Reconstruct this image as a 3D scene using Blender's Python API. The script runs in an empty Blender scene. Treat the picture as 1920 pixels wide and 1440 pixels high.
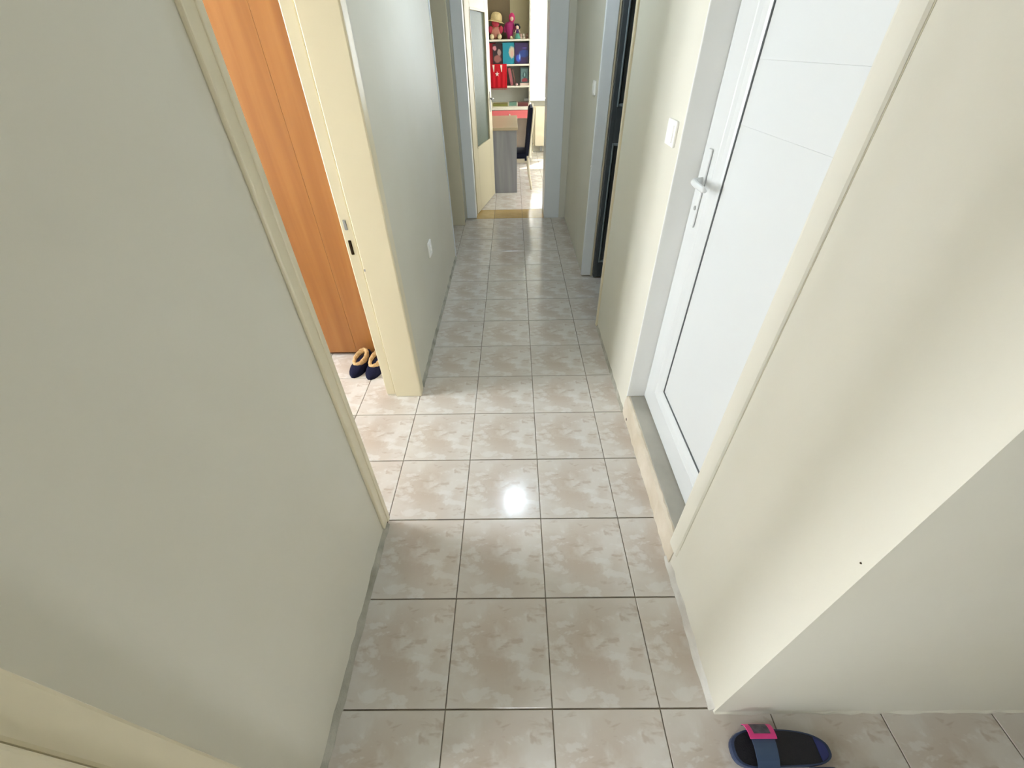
import bpy, bmesh, math, random
from mathutils import Vector, Matrix
random.seed(7)
scene = bpy.context.scene
C = scene.collection

# ------------------------------------------------------------------ camera
cam = bpy.data.cameras.new('camera')
cam.sensor_width = 36.0
cam.lens = 775.959 / 1920.0 * 36.0
cam.clip_start = 0.02
cam_o = bpy.data.objects.new('camera', cam); C.objects.link(cam_o)
H = 1.5828
right = Vector((0.9998, -0.0005, -0.0179)).normalized()
fwd = Vector((-0.0110, 0.7714, -0.6362)).normalized()
down = fwd.cross(right).normalized()
right = down.cross(fwd).normalized()
M = Matrix.Identity(4)
for i in range(3):
    M[i][0] = right[i]; M[i][1] = -down[i]; M[i][2] = -fwd[i]
M[0][3], M[1][3], M[2][3] = 0.0, 0.0, H
cam_o.matrix_world = M
scene.camera = cam_o

# ------------------------------------------------------------------ world, sun, window portals, exposure
w = bpy.data.worlds.new('daylight'); scene.world = w
w.use_nodes = True
bg = w.node_tree.nodes['Background']
bg.inputs[0].default_value = (0.96, 1.0, 1.06, 1)
bg.inputs[1].default_value = 14.0
sun = bpy.data.lights.new('sun', 'SUN'); sun.energy = 7.0; sun.angle = 0.01; sun.color = (1, 0.92, 0.78)
sun_o = bpy.data.objects.new('sun', sun); C.objects.link(sun_o)
sun_o.rotation_euler = Vector((-0.5, -0.667, -1.0)).to_track_quat('-Z', 'Y').to_euler()

def portal(name, loc, size, direction):
    l = bpy.data.lights.new(name, 'AREA'); l.shape = 'RECTANGLE'; l.size, l.size_y = size
    l.cycles.is_portal = True
    o = bpy.data.objects.new(name, l); C.objects.link(o); o.location = loc
    o.rotation_euler = Vector(direction).to_track_quat('-Z', 'Y').to_euler()
    return o
portal('portal_bedroom', (-2.62, 1.60, 1.4), (0.72, 1.86), (1, 0, 0))
portal('portal_side_room', (-1.52, -0.36, 0.87), (0.5, 1.62), (1, 0, 0))
portal('portal_hall', (0.0, -1.42, 0.475), (0.34, 0.73), (0, 1, 0))
portal('portal_far_side', (2.42, 6.15, 1.55), (0.78, 1.08), (-1, 0, 0))
portal('portal_far_room', (0.95, 8.83, 1.58), (1.42, 1.5), (0, -1, 0))
vs = scene.view_settings
vs.view_transform = 'Standard'; vs.look = 'None'; vs.gamma = 1.0; vs.use_curve_mapping = False
vs.exposure = 1.18

scene.cycles.use_adaptive_sampling = True
scene.cycles.adaptive_threshold = 0.12
scene.cycles.max_bounces = 8; scene.cycles.glossy_bounces = 3; scene.cycles.diffuse_bounces = 4

# ------------------------------------------------------------------ materials
def lin(c):
    out = []
    for v in c:
        v /= 255.0
        out.append(v / 12.92 if v <= 0.04045 else ((v + 0.055) / 1.055) ** 2.4)
    return (*out, 1)
MATS = {}
def mat(name, col, rough=0.5, spec=0.5, metal=0.0, bump=0.0, bscale=60.0, vary=None, vscale=4.0, coat=0.0, emit=None):
    m = bpy.data.materials.new(name); m.use_nodes = True
    nt = m.node_tree; b = nt.nodes['Principled BSDF']
    b.inputs['Base Color'].default_value = lin(col)
    b.inputs['Roughness'].default_value = rough
    b.inputs['Specular IOR Level'].default_value = spec
    b.inputs['Metallic'].default_value = metal
    b.inputs['Coat Weight'].default_value = coat
    tc = nt.nodes.new('ShaderNodeTexCoord')
    if vary:
        n = nt.nodes.new('ShaderNodeTexNoise'); n.inputs['Scale'].default_value = vscale; n.inputs['Detail'].default_value = 4
        nt.links.new(tc.outputs['Object'], n.inputs['Vector'])
        r = nt.nodes.new('ShaderNodeValToRGB')
        r.color_ramp.elements[0].position = 0.35; r.color_ramp.elements[1].position = 0.65
        r.color_ramp.elements[0].color = lin(col); r.color_ramp.elements[1].color = lin(vary)
        nt.links.new(n.outputs[0], r.inputs[0]); nt.links.new(r.outputs[0], b.inputs['Base Color'])
    if bump:
        n2 = nt.nodes.new('ShaderNodeTexNoise'); n2.inputs['Scale'].default_value = bscale; n2.inputs['Detail'].default_value = 3
        nt.links.new(tc.outputs['Object'], n2.inputs['Vector'])
        bp = nt.nodes.new('ShaderNodeBump'); bp.inputs['Strength'].default_value = bump; bp.inputs['Distance'].default_value = 0.01
        nt.links.new(n2.outputs[0], bp.inputs['Height']); nt.links.new(bp.outputs[0], b.inputs['Normal'])
    if emit:
        b.inputs['Emission Color'].default_value = (*emit[0], 1); b.inputs['Emission Strength'].default_value = emit[1]
    MATS[name] = m
    return m

WALL = mat('wall_paint', (224, 221, 207), 0.58, 0.35, bump=0.05, bscale=35, vary=(221, 217, 201), vscale=2.0)
WALLW = mat('white_plaster', (242, 242, 239), 0.4, 0.4, bump=0.04, bscale=40)
CEIL = mat('ceiling_paint', (235, 234, 226), 0.8)
FRAME = mat('door_frame_paint', (229, 219, 190), 0.32, 0.5, bump=0.03, bscale=50)
FRAMEB = mat('door_frame_white', (234, 238, 240), 0.3, 0.5)
PVC = mat('white_pvc', (222, 225, 224), 0.3, 0.5)
PVCD = mat('gasket_rubber', (95, 98, 98), 0.6)
SILL = mat('sill_stone', (176, 172, 160), 0.55, 0.4, bump=0.08, bscale=30, vary=(160, 157, 146), vscale=6)
PLAST = mat('sill_plaster', (218, 208, 190), 0.75, 0.3, bump=0.5, bscale=26, vary=(204, 192, 170), vscale=7)
MORTAR = mat('mortar', (190, 187, 174), 0.85, 0.2, bump=0.5, bscale=50, vary=(150, 147, 132), vscale=9)
MORTARW = mat('mortar_white', (214, 212, 204), 0.8, 0.2, bump=0.4, bscale=50, vary=(190, 186, 176), vscale=9)
GROUT = mat('grout', (142, 132, 114), 0.9, 0.1, vary=(110, 101, 86), vscale=9)
PLASTIC = mat('white_plastic', (250, 249, 244), 0.35)
PLASTICG = mat('grey_plastic', (150, 150, 148), 0.4)
DARKHOLE = mat('dark_recess', (52, 40, 26), 0.9, 0.1)
LAMP = mat('lamp_glass', (240, 244, 255), 0.4, emit=((0.72, 0.86, 1.0), 52.0))
LAMPB = mat('lamp_base', (225, 225, 225), 0.4)

def wood(name, c1, c2, c3, rough=0.35):
    m = bpy.data.materials.new(name); m.use_nodes = True
    nt = m.node_tree; b = nt.nodes['Principled BSDF']; b.inputs['Roughness'].default_value = rough
    tc = nt.nodes.new('ShaderNodeTexCoord'); mp = nt.nodes.new('ShaderNodeMapping')
    mp.inputs['Scale'].default_value = (14, 14, 0.9)
    nt.links.new(tc.outputs['Object'], mp.inputs[0])
    n = nt.nodes.new('ShaderNodeTexNoise'); n.inputs['Scale'].default_value = 1.0; n.inputs['Detail'].default_value = 5; n.inputs['Distortion'].default_value = 0.4
    nt.links.new(mp.outputs[0], n.inputs['Vector'])
    r = nt.nodes.new('ShaderNodeValToRGB'); cr = r.color_ramp
    cr.elements[0].position = 0.3; cr.elements[0].color = lin(c1)
    cr.elements[1].position = 0.72; cr.elements[1].color = lin(c3)
    e = cr.elements.new(0.5); e.color = lin(c2)
    nt.links.new(n.outputs[0], r.inputs[0]); nt.links.new(r.outputs[0], b.inputs['Base Color'])
    return m
WOOD = wood('wardrobe_wood', (136, 86, 40), (150, 98, 48), (162, 110, 58))
WOODD = mat('wardrobe_plinth', (110, 64, 30), 0.5)

def tile_material(name, base, dark, pale, pink):
    m = bpy.data.materials.new(name); m.use_nodes = True
    nt = m.node_tree; b = nt.nodes['Principled BSDF']
    b.inputs['Roughness'].default_value = 0.15; b.inputs['Specular IOR Level'].default_value = 0.5
    tc = nt.nodes.new('ShaderNodeTexCoord')
    def noise(scale, loc, stretch=(1, 1, 1), detail=3.0, dist=0.0, rough=0.5):
        mp = nt.nodes.new('ShaderNodeMapping'); mp.inputs['Location'].default_value = loc; mp.inputs['Scale'].default_value = stretch
        n = nt.nodes.new('ShaderNodeTexNoise'); n.inputs['Scale'].default_value = scale; n.inputs['Detail'].default_value = detail
        n.inputs['Distortion'].default_value = dist; n.inputs['Roughness'].default_value = rough
        nt.links.new(tc.outputs['Object'], mp.inputs[0]); nt.links.new(mp.outputs[0], n.inputs['Vector'])
        return n.outputs[0]
    def ramp(x, a, b_):
        r = nt.nodes.new('ShaderNodeMapRange'); r.inputs[1].default_value = a; r.inputs[2].default_value = b_
        nt.links.new(x, r.inputs[0]); return r.outputs[0]
    def mul(x, k):
        q = nt.nodes.new('ShaderNodeMath'); q.operation = 'MULTIPLY'; nt.links.new(x, q.inputs[0])
        if isinstance(k, float): q.inputs[1].default_value = k
        else: nt.links.new(k, q.inputs[1])
        return q.outputs[0]
    def mix(prev, fac, col):
        q = nt.nodes.new('ShaderNodeMix'); q.data_type = 'RGBA'; nt.links.new(fac, q.inputs[0])
        if isinstance(prev, tuple): q.inputs[6].default_value = lin(prev)
        else: nt.links.new(prev, q.inputs[6])
        q.inputs[7].default_value = lin(col); return q.outputs[2]
    # tan clouds gathered towards the middle of each tile, as in the printed glaze
    ln = nt.nodes.new('ShaderNodeVectorMath'); ln.operation = 'LENGTH'; nt.links.new(tc.outputs['Object'], ln.inputs[0])
    centre = ramp(ln.outputs['Value'], 0.21, 0.05)
    cloud = ramp(noise(8.0, (3.1, 1.7, .4), (1, 1, 1), 4.0, 0.3, 0.6), 0.40, 0.56)
    c = mix(base, mul(mul(cloud, centre), 0.78), pink)
    c = mix(c, mul(ramp(noise(5.0, (8, 5, 2)), 0.45, 0.65), 0.34), pink)
    # sharp-edged pale and dark flecks, drawn out sideways
    c = mix(c, mul(ramp(noise(13.0, (1.3, 7.2, 4.1), (0.8, 1.2, 1), 4.0, 0.35, 0.6), 0.545, 0.60), 0.55), pale)
    c = mix(c, mul(ramp(noise(16.0, (6.4, 2.2, 9.1), (0.75, 1.7, 1), 3.0, 0.3, 0.55), 0.585, 0.66), 0.6), dark)
    nt.links.new(c, b.inputs['Base Color'])
    bp = nt.nodes.new('ShaderNodeBump'); bp.inputs['Strength'].default_value = 0.06; bp.inputs['Distance'].default_value = 0.01
    nt.links.new(noise(7.0, (0, 0, 0)), bp.inputs['Height']); nt.links.new(bp.outputs[0], b.inputs['Normal'])
    return m
TILE = tile_material('glazed_tile', (207, 202, 194), (176, 160, 144), (216, 214, 209), (186, 172, 157))
OCHRE = tile_material('ochre_tile', (178, 150, 96), (160, 132, 82), (188, 160, 106), (170, 142, 90))

def glass(name, tint=(1, 1, 1), gloss=0.08, rough=0.02):
    m = bpy.data.materials.new(name); m.use_nodes = True
    nt = m.node_tree; nt.nodes.remove(nt.nodes['Principled BSDF'])
    out = nt.nodes['Material Output']
    t = nt.nodes.new('ShaderNodeBsdfTransparent'); t.inputs[0].default_value = (*tint, 1)
    g = nt.nodes.new('ShaderNodeBsdfGlossy'); g.inputs['Roughness'].default_value = rough
    mx = nt.nodes.new('ShaderNodeMixShader'); mx.inputs[0].default_value = gloss
    nt.links.new(t.outputs[0], mx.inputs[1]); nt.links.new(g.outputs[0], mx.inputs[2]); nt.links.new(mx.outputs[0], out.inputs[0])
    return m
GLASS = glass('window_glass')

# ------------------------------------------------------------------ mesh helpers
class MB:
    def __init__(s): s.bm = bmesh.new()
    def box(s, x0, x1, y0, y1, z0, z1, bev=0.0, seg=2, mtx=None):
        v = [s.bm.verts.new(p) for p in ((x0,y0,z0),(x1,y0,z0),(x1,y1,z0),(x0,y1,z0),(x0,y0,z1),(x1,y0,z1),(x1,y1,z1),(x0,y1,z1))]
        fs = [s.bm.faces.new([v[i] for i in q]) for q in ((3,2,1,0),(4,5,6,7),(0,1,5,4),(1,2,6,5),(2,3,7,6),(3,0,4,7))]
        if mtx is not None: bmesh.ops.transform(s.bm, matrix=mtx, verts=v)
        if bev > 0:
            es = list({e for f in fs for e in f.edges})
            bmesh.ops.bevel(s.bm, geom=es, offset=bev, segments=seg, affect='EDGES', profile=0.5)
        return s
    def prism(s, pts, axis, a0, a1, bev=0.0):
        # pts: 2D polygon; axis: extrusion axis 0/1/2
        def P(p, a):
            q = list(p); q.insert(axis, a); return q
        A = [s.bm.verts.new(P(p, a0)) for p in pts]; B = [s.bm.verts.new(P(p, a1)) for p in pts]
        n = len(pts)
        fs = [s.bm.faces.new(A[::-1]), s.bm.faces.new(B)]
        for i in range(n): fs.append(s.bm.faces.new((A[i], A[(i+1) % n], B[(i+1) % n], B[i])))
        bmesh.ops.recalc_face_normals(s.bm, faces=fs)
        if bev > 0:
            es = list({e for f in fs[:2] for e in f.edges})
            bmesh.ops.bevel(s.bm, geom=es, offset=bev, segments=2, affect='EDGES', profile=0.5)
        return s
    def loft(s, rings, cap=True, closed=True):
        R = [[s.bm.verts.new(p) for p in r] for r in rings]
        n = len(R[0]); fs = []
        for a, b in zip(R, R[1:]):
            for i in range(n if closed else n - 1):
                fs.append(s.bm.faces.new((a[i], a[(i+1) % n], b[(i+1) % n], b[i])))
        if cap and closed:
            fs.append(s.bm.faces.new(R[0][::-1])); fs.append(s.bm.faces.new(R[-1]))
        bmesh.ops.recalc_face_normals(s.bm, faces=fs)
        return s
    def tube(s, path, rad, n=8):
        rings = []
        for i, p in enumerate(path):
            p = Vector(p)
            d = (Vector(path[min(i+1, len(path)-1)]) - Vector(path[max(i-1, 0)])).normalized()
            u = d.orthogonal().normalized() if abs(d.z) > 0.99 else d.cross(Vector((0,0,1))).normalized()
            v = d.cross(u)
            r = rad[i] if isinstance(rad, (list, tuple)) else rad
            rings.append([p + (u*math.cos(2*math.pi*k/n) + v*math.sin(2*math.pi*k/n))*r for k in range(n)])
        return s.loft(rings)
    def lathe(s, prof, c=(0,0,0), n=20, sx=1.0, sy=1.0, mtx=None):
        rings = [[Vector((c[0]+r*sx*math.cos(2*math.pi*k/n), c[1]+r*sy*math.sin(2*math.pi*k/n), c[2]+z)) for k in range(n)] for r, z in prof]
        if mtx is not None: rings = [[mtx @ p for p in r] for r in rings]
        return s.loft(rings)
    def ball(s, c, r, sx=1, sy=1, sz=1, n=12):
        prof = [(max(r*math.sin(math.pi*i/8), r*0.02), -r*sz*math.cos(math.pi*i/8)) for i in range(9)]
        return s.lathe(prof, c, n, sx, sy)
    def torus(s, c, R, r, sx=1, sy=1, mtx=None, n=28, m=10, wob=0.0):
        rings = []
        for i in range(n + 1):
            a = 2*math.pi*i/n
            q = []
            for k in range(m):
                b = 2*math.pi*k/m
                rr = r*(1 + wob*math.sin(i*5.1 + k*2.3))
                q.append(Vector(((R*sx + rr*math.cos(b))*math.cos(a), (R*sy + rr*math.cos(b))*math.sin(a), rr*math.sin(b))))
            rings.append(q)
        T = Matrix.Translation(c) @ (mtx if mtx is not None else Matrix.Identity(4))
        return s.loft([[T @ p for p in q] for q in rings], cap=False)
    def mesh(s, name, m, smooth=False):
        bmesh.ops.remove_doubles(s.bm, verts=s.bm.verts, dist=1e-6)
        me = bpy.data.meshes.new(name); s.bm.to_mesh(me); s.bm.free()
        me.materials.append(m)
        if smooth:
            for p in me.polygons: p.use_smooth = True
        return me
    def build(s, name, m, parent=None, smooth=False, loc=None, rotz=0.0):
        o = bpy.data.objects.new(name, s.mesh(name, m, smooth)); C.objects.link(o)
        if parent is not None: o.parent = parent
        if loc is not None: o.location = loc
        if rotz: o.rotation_euler[2] = rotz
        return o
def empty(name, loc=(0,0,0), rotz=0.0):
    o = bpy.data.objects.new(name, None); C.objects.link(o); o.location = loc; o.rotation_euler[2] = rotz
    o.empty_display_size = 0.05
    return o
def tag(o, label, cat, group=None):
    o['label'] = label; o['category'] = cat
    if group: o['group'] = group
    return o
def struct(o, label=None):
    o['kind'] = 'structure'
    if label: o['label'] = label
    return o
def copy_tree(o, parent=None):
    c = o.copy(); C.objects.link(c); c.parent = parent
    for ch in list(o.children): copy_tree(ch, c)
    return c

# ------------------------------------------------------------------ the setting: shell
XL, XR = -0.567, 0.585
XLB, XRB = -0.752, 0.765
ZC = 2.62
def wall(name, boxes, m=WALL):
    b = MB()
    for q in boxes: b.box(*q)
    return struct(b.build(name, m))
DH = 2.06
floor = struct(MB().box(-2.6, 2.4, 0.12, 8.9, -0.12, -0.004).box(-1.6, 2.4, -1.4, 0.12, -0.12, -0.004).build('floor', GROUT), 'floor of square glazed marble-look tiles with dark joints')
struct(MB().box(-2.75, 2.55, 0.12, 8.95, ZC, ZC + 0.1).box(-1.64, 2.55, -1.55, 0.12, ZC, ZC + 0.1).build('ceiling', CEIL))
wall('wall_left', [(XLB, XL, 0.085, 1.0, -0.01, ZC), (XLB, XL, 1.83, 3.85, -0.01, ZC), (XLB, XL, 4.75, 4.97, -0.01, ZC),
                   (XLB, XL, 1.0, 1.83, DH, ZC), (XLB, XL, 3.85, 4.75, DH, ZC), (XLB, XL, -1.4, -0.55, -0.01, ZC), (XLB, XL, -0.55, 0.085, DH, ZC)])
wall('wall_right', [(XR, XRB, 0.335, 0.788, -0.01, ZC), (XR, 0.668, 0.788, 0.838, -0.01, ZC), (XR, XRB, 1.655, 2.6, -0.01, ZC), (XR, XRB, 3.4, 4.97, -0.01, ZC),
                    (XR, XRB, 0.838, 1.655, 2.2, ZC), (XR, XRB, 2.6, 3.4, DH, ZC)])
wall('wall_hall', [(XRB, 2.4, 0.335, 0.45, -0.01, ZC)])
wall('wall_end', [(-2.6, -0.44, 4.97, 5.296, -0.01, ZC), (0.348, 2.4, 4.97, 5.296, -0.01, ZC), (-0.44, 0.348, 4.97, 5.296, DH, ZC)])
wall('wall_bedroom_back', [(-2.6, XLB, 2.84, 2.94, -0.01, ZC)])
wall('wall_bedroom_front', [(-2.6, XLB, 0.12, 0.24, -0.01, ZC)])


def holed(name, axis, a0, a1, s0, s1, holes):
    b = MB(); cur = s0
    def bx(u0, u1, z0, z1):
        if axis == 0: b.box(a0, a1, u0, u1, z0, z1)
        else: b.box(u0, u1, a0, a1, z0, z1)
    for (u0, u1, z0, z1) in holes:
        bx(cur, u0, -0.12, ZC); bx(u0, u1, -0.12, z0); bx(u0, u1, z1, ZC); cur = u1
    bx(cur, s1, -0.12, ZC)
    return struct(b.build(name, WALL))
holed('wall_west', 0, -2.75, -2.6, 0.12, 8.95, [(1.22, 1.97, 0.45, 2.35)])
holed('wall_side_room', 0, -1.64, -1.5, -1.4, 0.12, [(-0.62, -0.10, 0.05, 1.7)])
holed('wall_south', 1, -1.55, -1.4, -1.64, 2.55, [(-0.18, 0.18, 0.10, 0.85)])
holed('wall_east', 0, 2.4, 2.55, -1.4, 8.95, [(5.75, 6.55, 1.0, 2.1)])
holed('wall_far', 1, 8.8, 8.95, -2.6, 2.4, [(0.24, 1.66, 0.83, 2.33)])

def window(name, axis, pos, u0, u1, z0, z1):
    t = struct(empty(name, (0, 0, 0)))
    um = (u0 + u1) / 2; f = 0.055
    b = MB()
    def bx(ua, ub, za, zb, d=0.03):
        if axis == 0: b.box(pos-d, pos+d, ua, ub, za, zb, 0.004, 1)
        else: b.box(ua, ub, pos-d, pos+d, za, zb, 0.004, 1)
    bx(u0, u1, z0, z0+f); bx(u0, u1, z1-f, z1); bx(u0, u0+f, z0+f, z1-f); bx(u1-f, u1, z0+f, z1-f); bx(um-f/2, um+f/2, z0+f, z1-f)
    b.build('window_frame', PVC, t)
    for ua, ub in ((u0+f, um-f/2), (um+f/2, u1-f)):
        b = MB()
        if axis == 0: b.box(pos-0.003, pos+0.003, ua, ub, z0+f, z1-f)
        else: b.box(ua, ub, pos-0.003, pos+0.003, z0+f, z1-f)
        b.build('pane', GLASS, t)
    return t
window('window_1', 0, -2.68, 1.22, 1.97, 0.45, 2.35)
window('window_2', 0, -1.57, -0.62, -0.10, 0.05, 1.7)
window('window_4', 1, -1.47, -0.18, 0.18, 0.10, 0.85)
window('window_5', 0, 2.48, 5.75, 6.55, 1.0, 2.1)
win3 = window('window_3', 1, 8.88, 0.24, 1.66, 0.83, 2.33)
MB().box(0.20, 1.72, 8.62, 8.80, 0.80, 0.83, 0.006).build('window_sill', FRAMEB, win3)

# ------------------------------------------------------------------ floor tiles (one object each, children of the floor)
TS = 0.33; X0, Y0 = -0.234, 0.346
def tile_mesh(name, m, gx=0.0016, gy=0.0022):
    b = MB()
    hx, hy, c = TS/2 - gx, TS/2 - gy, 0.0014
    lo = [(-hx,-hy,-0.004),(hx,-hy,-0.004),(hx,hy,-0.004),(-hx,hy,-0.004)]
    mi = [(x, y, -c) for x, y, _ in lo]
    hi = [(math.copysign(hx-c, x), math.copysign(hy-c, y), 0) for x, y, _ in lo]
    b.loft([lo, mi, hi])
    return b.mesh(name, m)
tm = tile_mesh('tile', TILE); om = tile_mesh('tile_ochre', OCHRE)
def tile(ix, iy, me=tm):
    o = bpy.data.objects.new('tile', me); C.objects.link(o); o.parent = floor
    o.location = (X0 + (ix + 0.5)*TS, Y0 + (iy + 0.5)*TS, random.uniform(-0.0004, 0.0002))
    o.rotation_euler = (random.uniform(-.0006, .0006), random.uniform(-.0006, .0006), 0)
for iy in range(-4, 14):
    for ix in range(-1, 3): tile(ix, iy)
for iy in range(-4, 0):
    for ix in range(3, 7): tile(ix, iy)
for iy in range(0, 7):
    for ix in range(-4, -1):
        if iy >= 2 or ix < -2: tile(ix, iy)
for iy in range(9, 14):
    for ix in (-3, -2): tile(ix, iy)
for iy in range(6, 10):
    for ix in (3, 4): tile(ix, iy)
for ix in range(-1, 2): tile(ix, 14, om)
for iy in range(15, 26):
    for ix in range(-2, 4): tile(ix, iy)
for k, q in enumerate([(-2.6, -1.885, 0.24, 2.84), (-1.5, -0.567, -1.4, 0.12), (-0.567, 2.4, -1.4, -0.98), (-2.6, -0.9, 5.3, 8.8), (1.09, 2.4, 5.3, 8.8)]):
    MB().box(*q, -0.004, -0.0005).build('floor_sheet', TILE, floor)

# mortar fillets where wall meets floor
def fillet(name, side, x, y0, y1, wdt, hgt, m):
    b = MB(); n = max(4, int((y1-y0)/0.035)); rings = []
    for i in range(n + 1):
        y = y0 + (y1-y0)*i/n
        ww = wdt*(1 + random.uniform(-.2, .2)); hh = hgt*(1 + random.uniform(-.3, .3))
        rings.append([(x, y, -0.003), (x + side*ww, y, -0.003), (x + side*ww*0.92, y, 0.002), (x + side*ww*0.35, y, hh*0.55), (x, y, hh)])
    b.loft(rings)
    return struct(b.build(name, m, smooth=False))
fillet('baseboard_left_near', 1, XL, 0.15, 0.985, 0.016, 0.026, MORTAR)
fillet('baseboard_left', 1, XL, 1.9, 3.85, 0.014, 0.022, MORTAR)
fillet('baseboard_right_near', -1, XR, 0.34, 0.83, 0.014, 0.03, MORTARW)
fillet('baseboard_right', -1, XR, 1.66, 2.56, 0.010, 0.02, MORTAR)
b = MB(); rings = []
for i in range(50):
    x = XR + (2.4-XR)*i/49; hh = 0.010*(1+random.uniform(-.5, .5)); ww = 0.006*(1+random.uniform(-.6, .6))
    rings.append([(x, 0.335, -0.003), (x, 0.335-ww, -0.003), (x, 0.335-ww*.6, 0.003), (x, 0.335, hh)])
struct(b.loft(rings).build('baseboard_hall', WALL))

# ------------------------------------------------------------------ left doorway frame (bedroom)
t = struct(empty('trim_1', (XL, 1.822, 0)), 'cream painted wooden frame of the left doorway')
t.location = (0, 0, 0)
MB().box(-0.703, -0.556, 1.818, 1.835, 0.0, DH, 0.004).build('jamb', FRAME, t)
MB().box(-0.757, -0.706, 1.826, 1.84, 0.012, DH, 0.005).build('door_stop', FRAME, t)
MB().box(XL-0.001, -0.553, 1.82, 1.872, 0.0, DH+0.08, 0.004).box(XL-0.001, -0.557, 1.872, 1.90, 0.0, DH+0.08, 0.004).build('architrave', FRAME, t)
MB().box(XL-0.001, -0.555, 0.946, 0.99, 0.028, DH+0.08, 0.004).box(-0.70, -0.551, 0.985, 1.008, 0.02, DH+0.08, 0.003).build('architrave', FRAME, t)
MB().box(-0.703, -0.556, 1.0, 1.822, DH-0.02, DH, 0.003).build('head_jamb', FRAME, t)
for zc, hh, m in ((0.985, 0.022, PLASTICG), (0.885, 0.033, DARKHOLE)):
    MB().box(-0.741, -0.727, 1.8225, 1.828, zc-hh, zc+hh, 0.003).build('strike_hole', m, t)
MB().box(-0.700, -0.694, 1.815, 1.819, 0.775, 0.785).build('screw', PLASTICG, t)

# casing at the near left edge of the picture
t = struct(empty('trim_2'), 'painted casing of the opening at the near end of the left wall')
MB().box(XL-0.002, -0.541, 0.095, 0.146, 0.0, DH+0.06, 0.005).build('architrave', FRAME, t)
MB().box(-0.70, -0.532, 0.07, 0.094, 0.0, DH+0.06, 0.005).build('jamb', FRAME, t)

# second opening on the left, near the end
t = struct(empty('trim_3'), 'frame of the second doorway on the left')
MB().box(-0.72, -0.552, 4.742, 4.757, 0.0, DH, 0.004).build('jamb', FRAME, t)
MB().box(-0.60, -0.559, 3.838, 3.853, 0.0, DH, 0.003).build('architrave', FRAMEB, t)
MB().box(-0.72, -0.705, 4.73, 4.745, 0.0, DH, 0.003).build('door_stop', FRAME, t)

# end doorway frame
t = struct(empty('trim_4'), 'white frame of the doorway at the end of the corridor')
MB().box(-0.545, -0.438, 4.948, 5.05, 0.012, DH, 0.005).build('jamb', FRAMEB, t)
MB().box(0.343, 0.515, 4.955, 5.30, 0.0, DH, 0.005).build('jamb', FRAMEB, t)
MB().box(-0.545, 0.515, 4.955, 5.05, DH-0.03, DH+0.06, 0.005).build('head_jamb', FRAMEB, t)

# ------------------------------------------------------------------ plaster bead beside the balcony door
b = MB()
b.prism([(0.583, 0.776), (0.579, 0.780), (0.577, 0.832), (0.581, 0.842), (0.667, 0.842), (0.667, 0.776)], 2, 0.10, 2.2)
struct(b.build('trim_5', WALL))
struct(MB().box(0.5842, 0.5875, 0.7735, 0.7758, 0.15, 2.2).build('trim_6', mat('plaster_crack', (196, 190, 168), 0.9)))
# white reveal on the far side of the opening
struct(MB().box(0.5835, 0.70, 1.6485, 1.656, 0.128, 2.2, 0.003).build('trim_7', WALLW), 'white plastered reveal of the white door')
# raised sill
t = struct(empty('trim_8'), 'raised stone sill with plastered front under the white door')
b = MB(); n = 26; rings = []
for i in range(n + 1):
    y = 0.80 + (1.665-0.80)*i/n; j = random.uniform(-.003, .003); k = random.uniform(-.007, -.001)
    rings.append([(0.66, y, 0.0), (0.582+j, y, -0.003), (0.583+j, y, 0.06), (0.586+j*.6, y, 0.118+k), (0.596+j, y, 0.127+k), (0.66, y, 0.120)])
b.loft(rings).build('sill_front', PLAST, t)
MB().box(0.602, 0.74, 0.790, 1.655, 0.05, 0.1275, 0.002).build('sill_slab', SILL, t)
MB().ball((0.588, 1.585, 0.02), 0.012, 0.6, 1.2, 1.4, 8).build('chipped_plaster', DARKHOLE, t)

# ------------------------------------------------------------------ white PVC door
t = struct(empty('door_1', (0, 0, 0)), 'white plastic door with lever handle on the right wall')
FX = 0.675
yN, yF, zB, zT = 0.790, 1.650, 0.1275, 2.18
MB().box(FX+0.012, FX+0.08, yF-0.02, yF, zB, zT, 0.003).box(FX+0.012, FX+0.08, yN, yN+0.02, zB, zT, 0.003).box(FX+0.012, FX+0.08, yN+.02, yF-.02, zT-0.02, zT, 0.003).box(FX+0.012, FX+0.08, yN+.02, yF-.02, zB, zB+0.012, 0.003).build('frame', PVC, t)
def stile(prof, mode, y_or_z, a0, a1, s):
    # prof: list of (offset inward, depth x)
    b = MB()
    pts = [(FX + d, y_or_z + s*o) for o, d in prof]
    return b, pts
PROF = [(0.0, 0.0), (0.004, -0.003), (0.118, -0.003), (0.122, -0.001), (0.142, 0.003), (0.160, 0.010), (0.169, 0.016), (0.169, 0.05), (0.0, 0.05)]
i0, i1, j0, j1 = yN + 0.004, yF - 0.004, zB + 0.006, zT - 0.006
def mitre(name, base, sgn, vertical):
    b = MB(); A = []; B = []
    for o, d in PROF:
        if vertical:
            A.append((FX+d, base + sgn*o, j0 + o)); B.append((FX+d, base + sgn*o, j1 - o))
        else:
            A.append((FX+d, i0 + o, base + sgn*o)); B.append((FX+d, i1 - o, base + sgn*o))
    b.loft([A, B])
    return b.build(name, PVC, t)
mitre('leaf_stile', i1, -1, True); mitre('leaf_stile', i0, 1, True)
mitre('leaf_rail', j0, 1, False); mitre('leaf_rail', j1, -1, False)
g0, g1, h0, h1 = i0+0.172, i1-0.172, j0+0.172, j1-0.172
gb = MB(); ga = 0.0055
gb.box(FX+0.014, FX+0.03, i1-0.169-ga, i1-0.169, j0+.169, j1-.169).box(FX+0.014, FX+0.03, i0+0.169, i0+0.169+ga, j0+.169, j1-.169)
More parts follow.
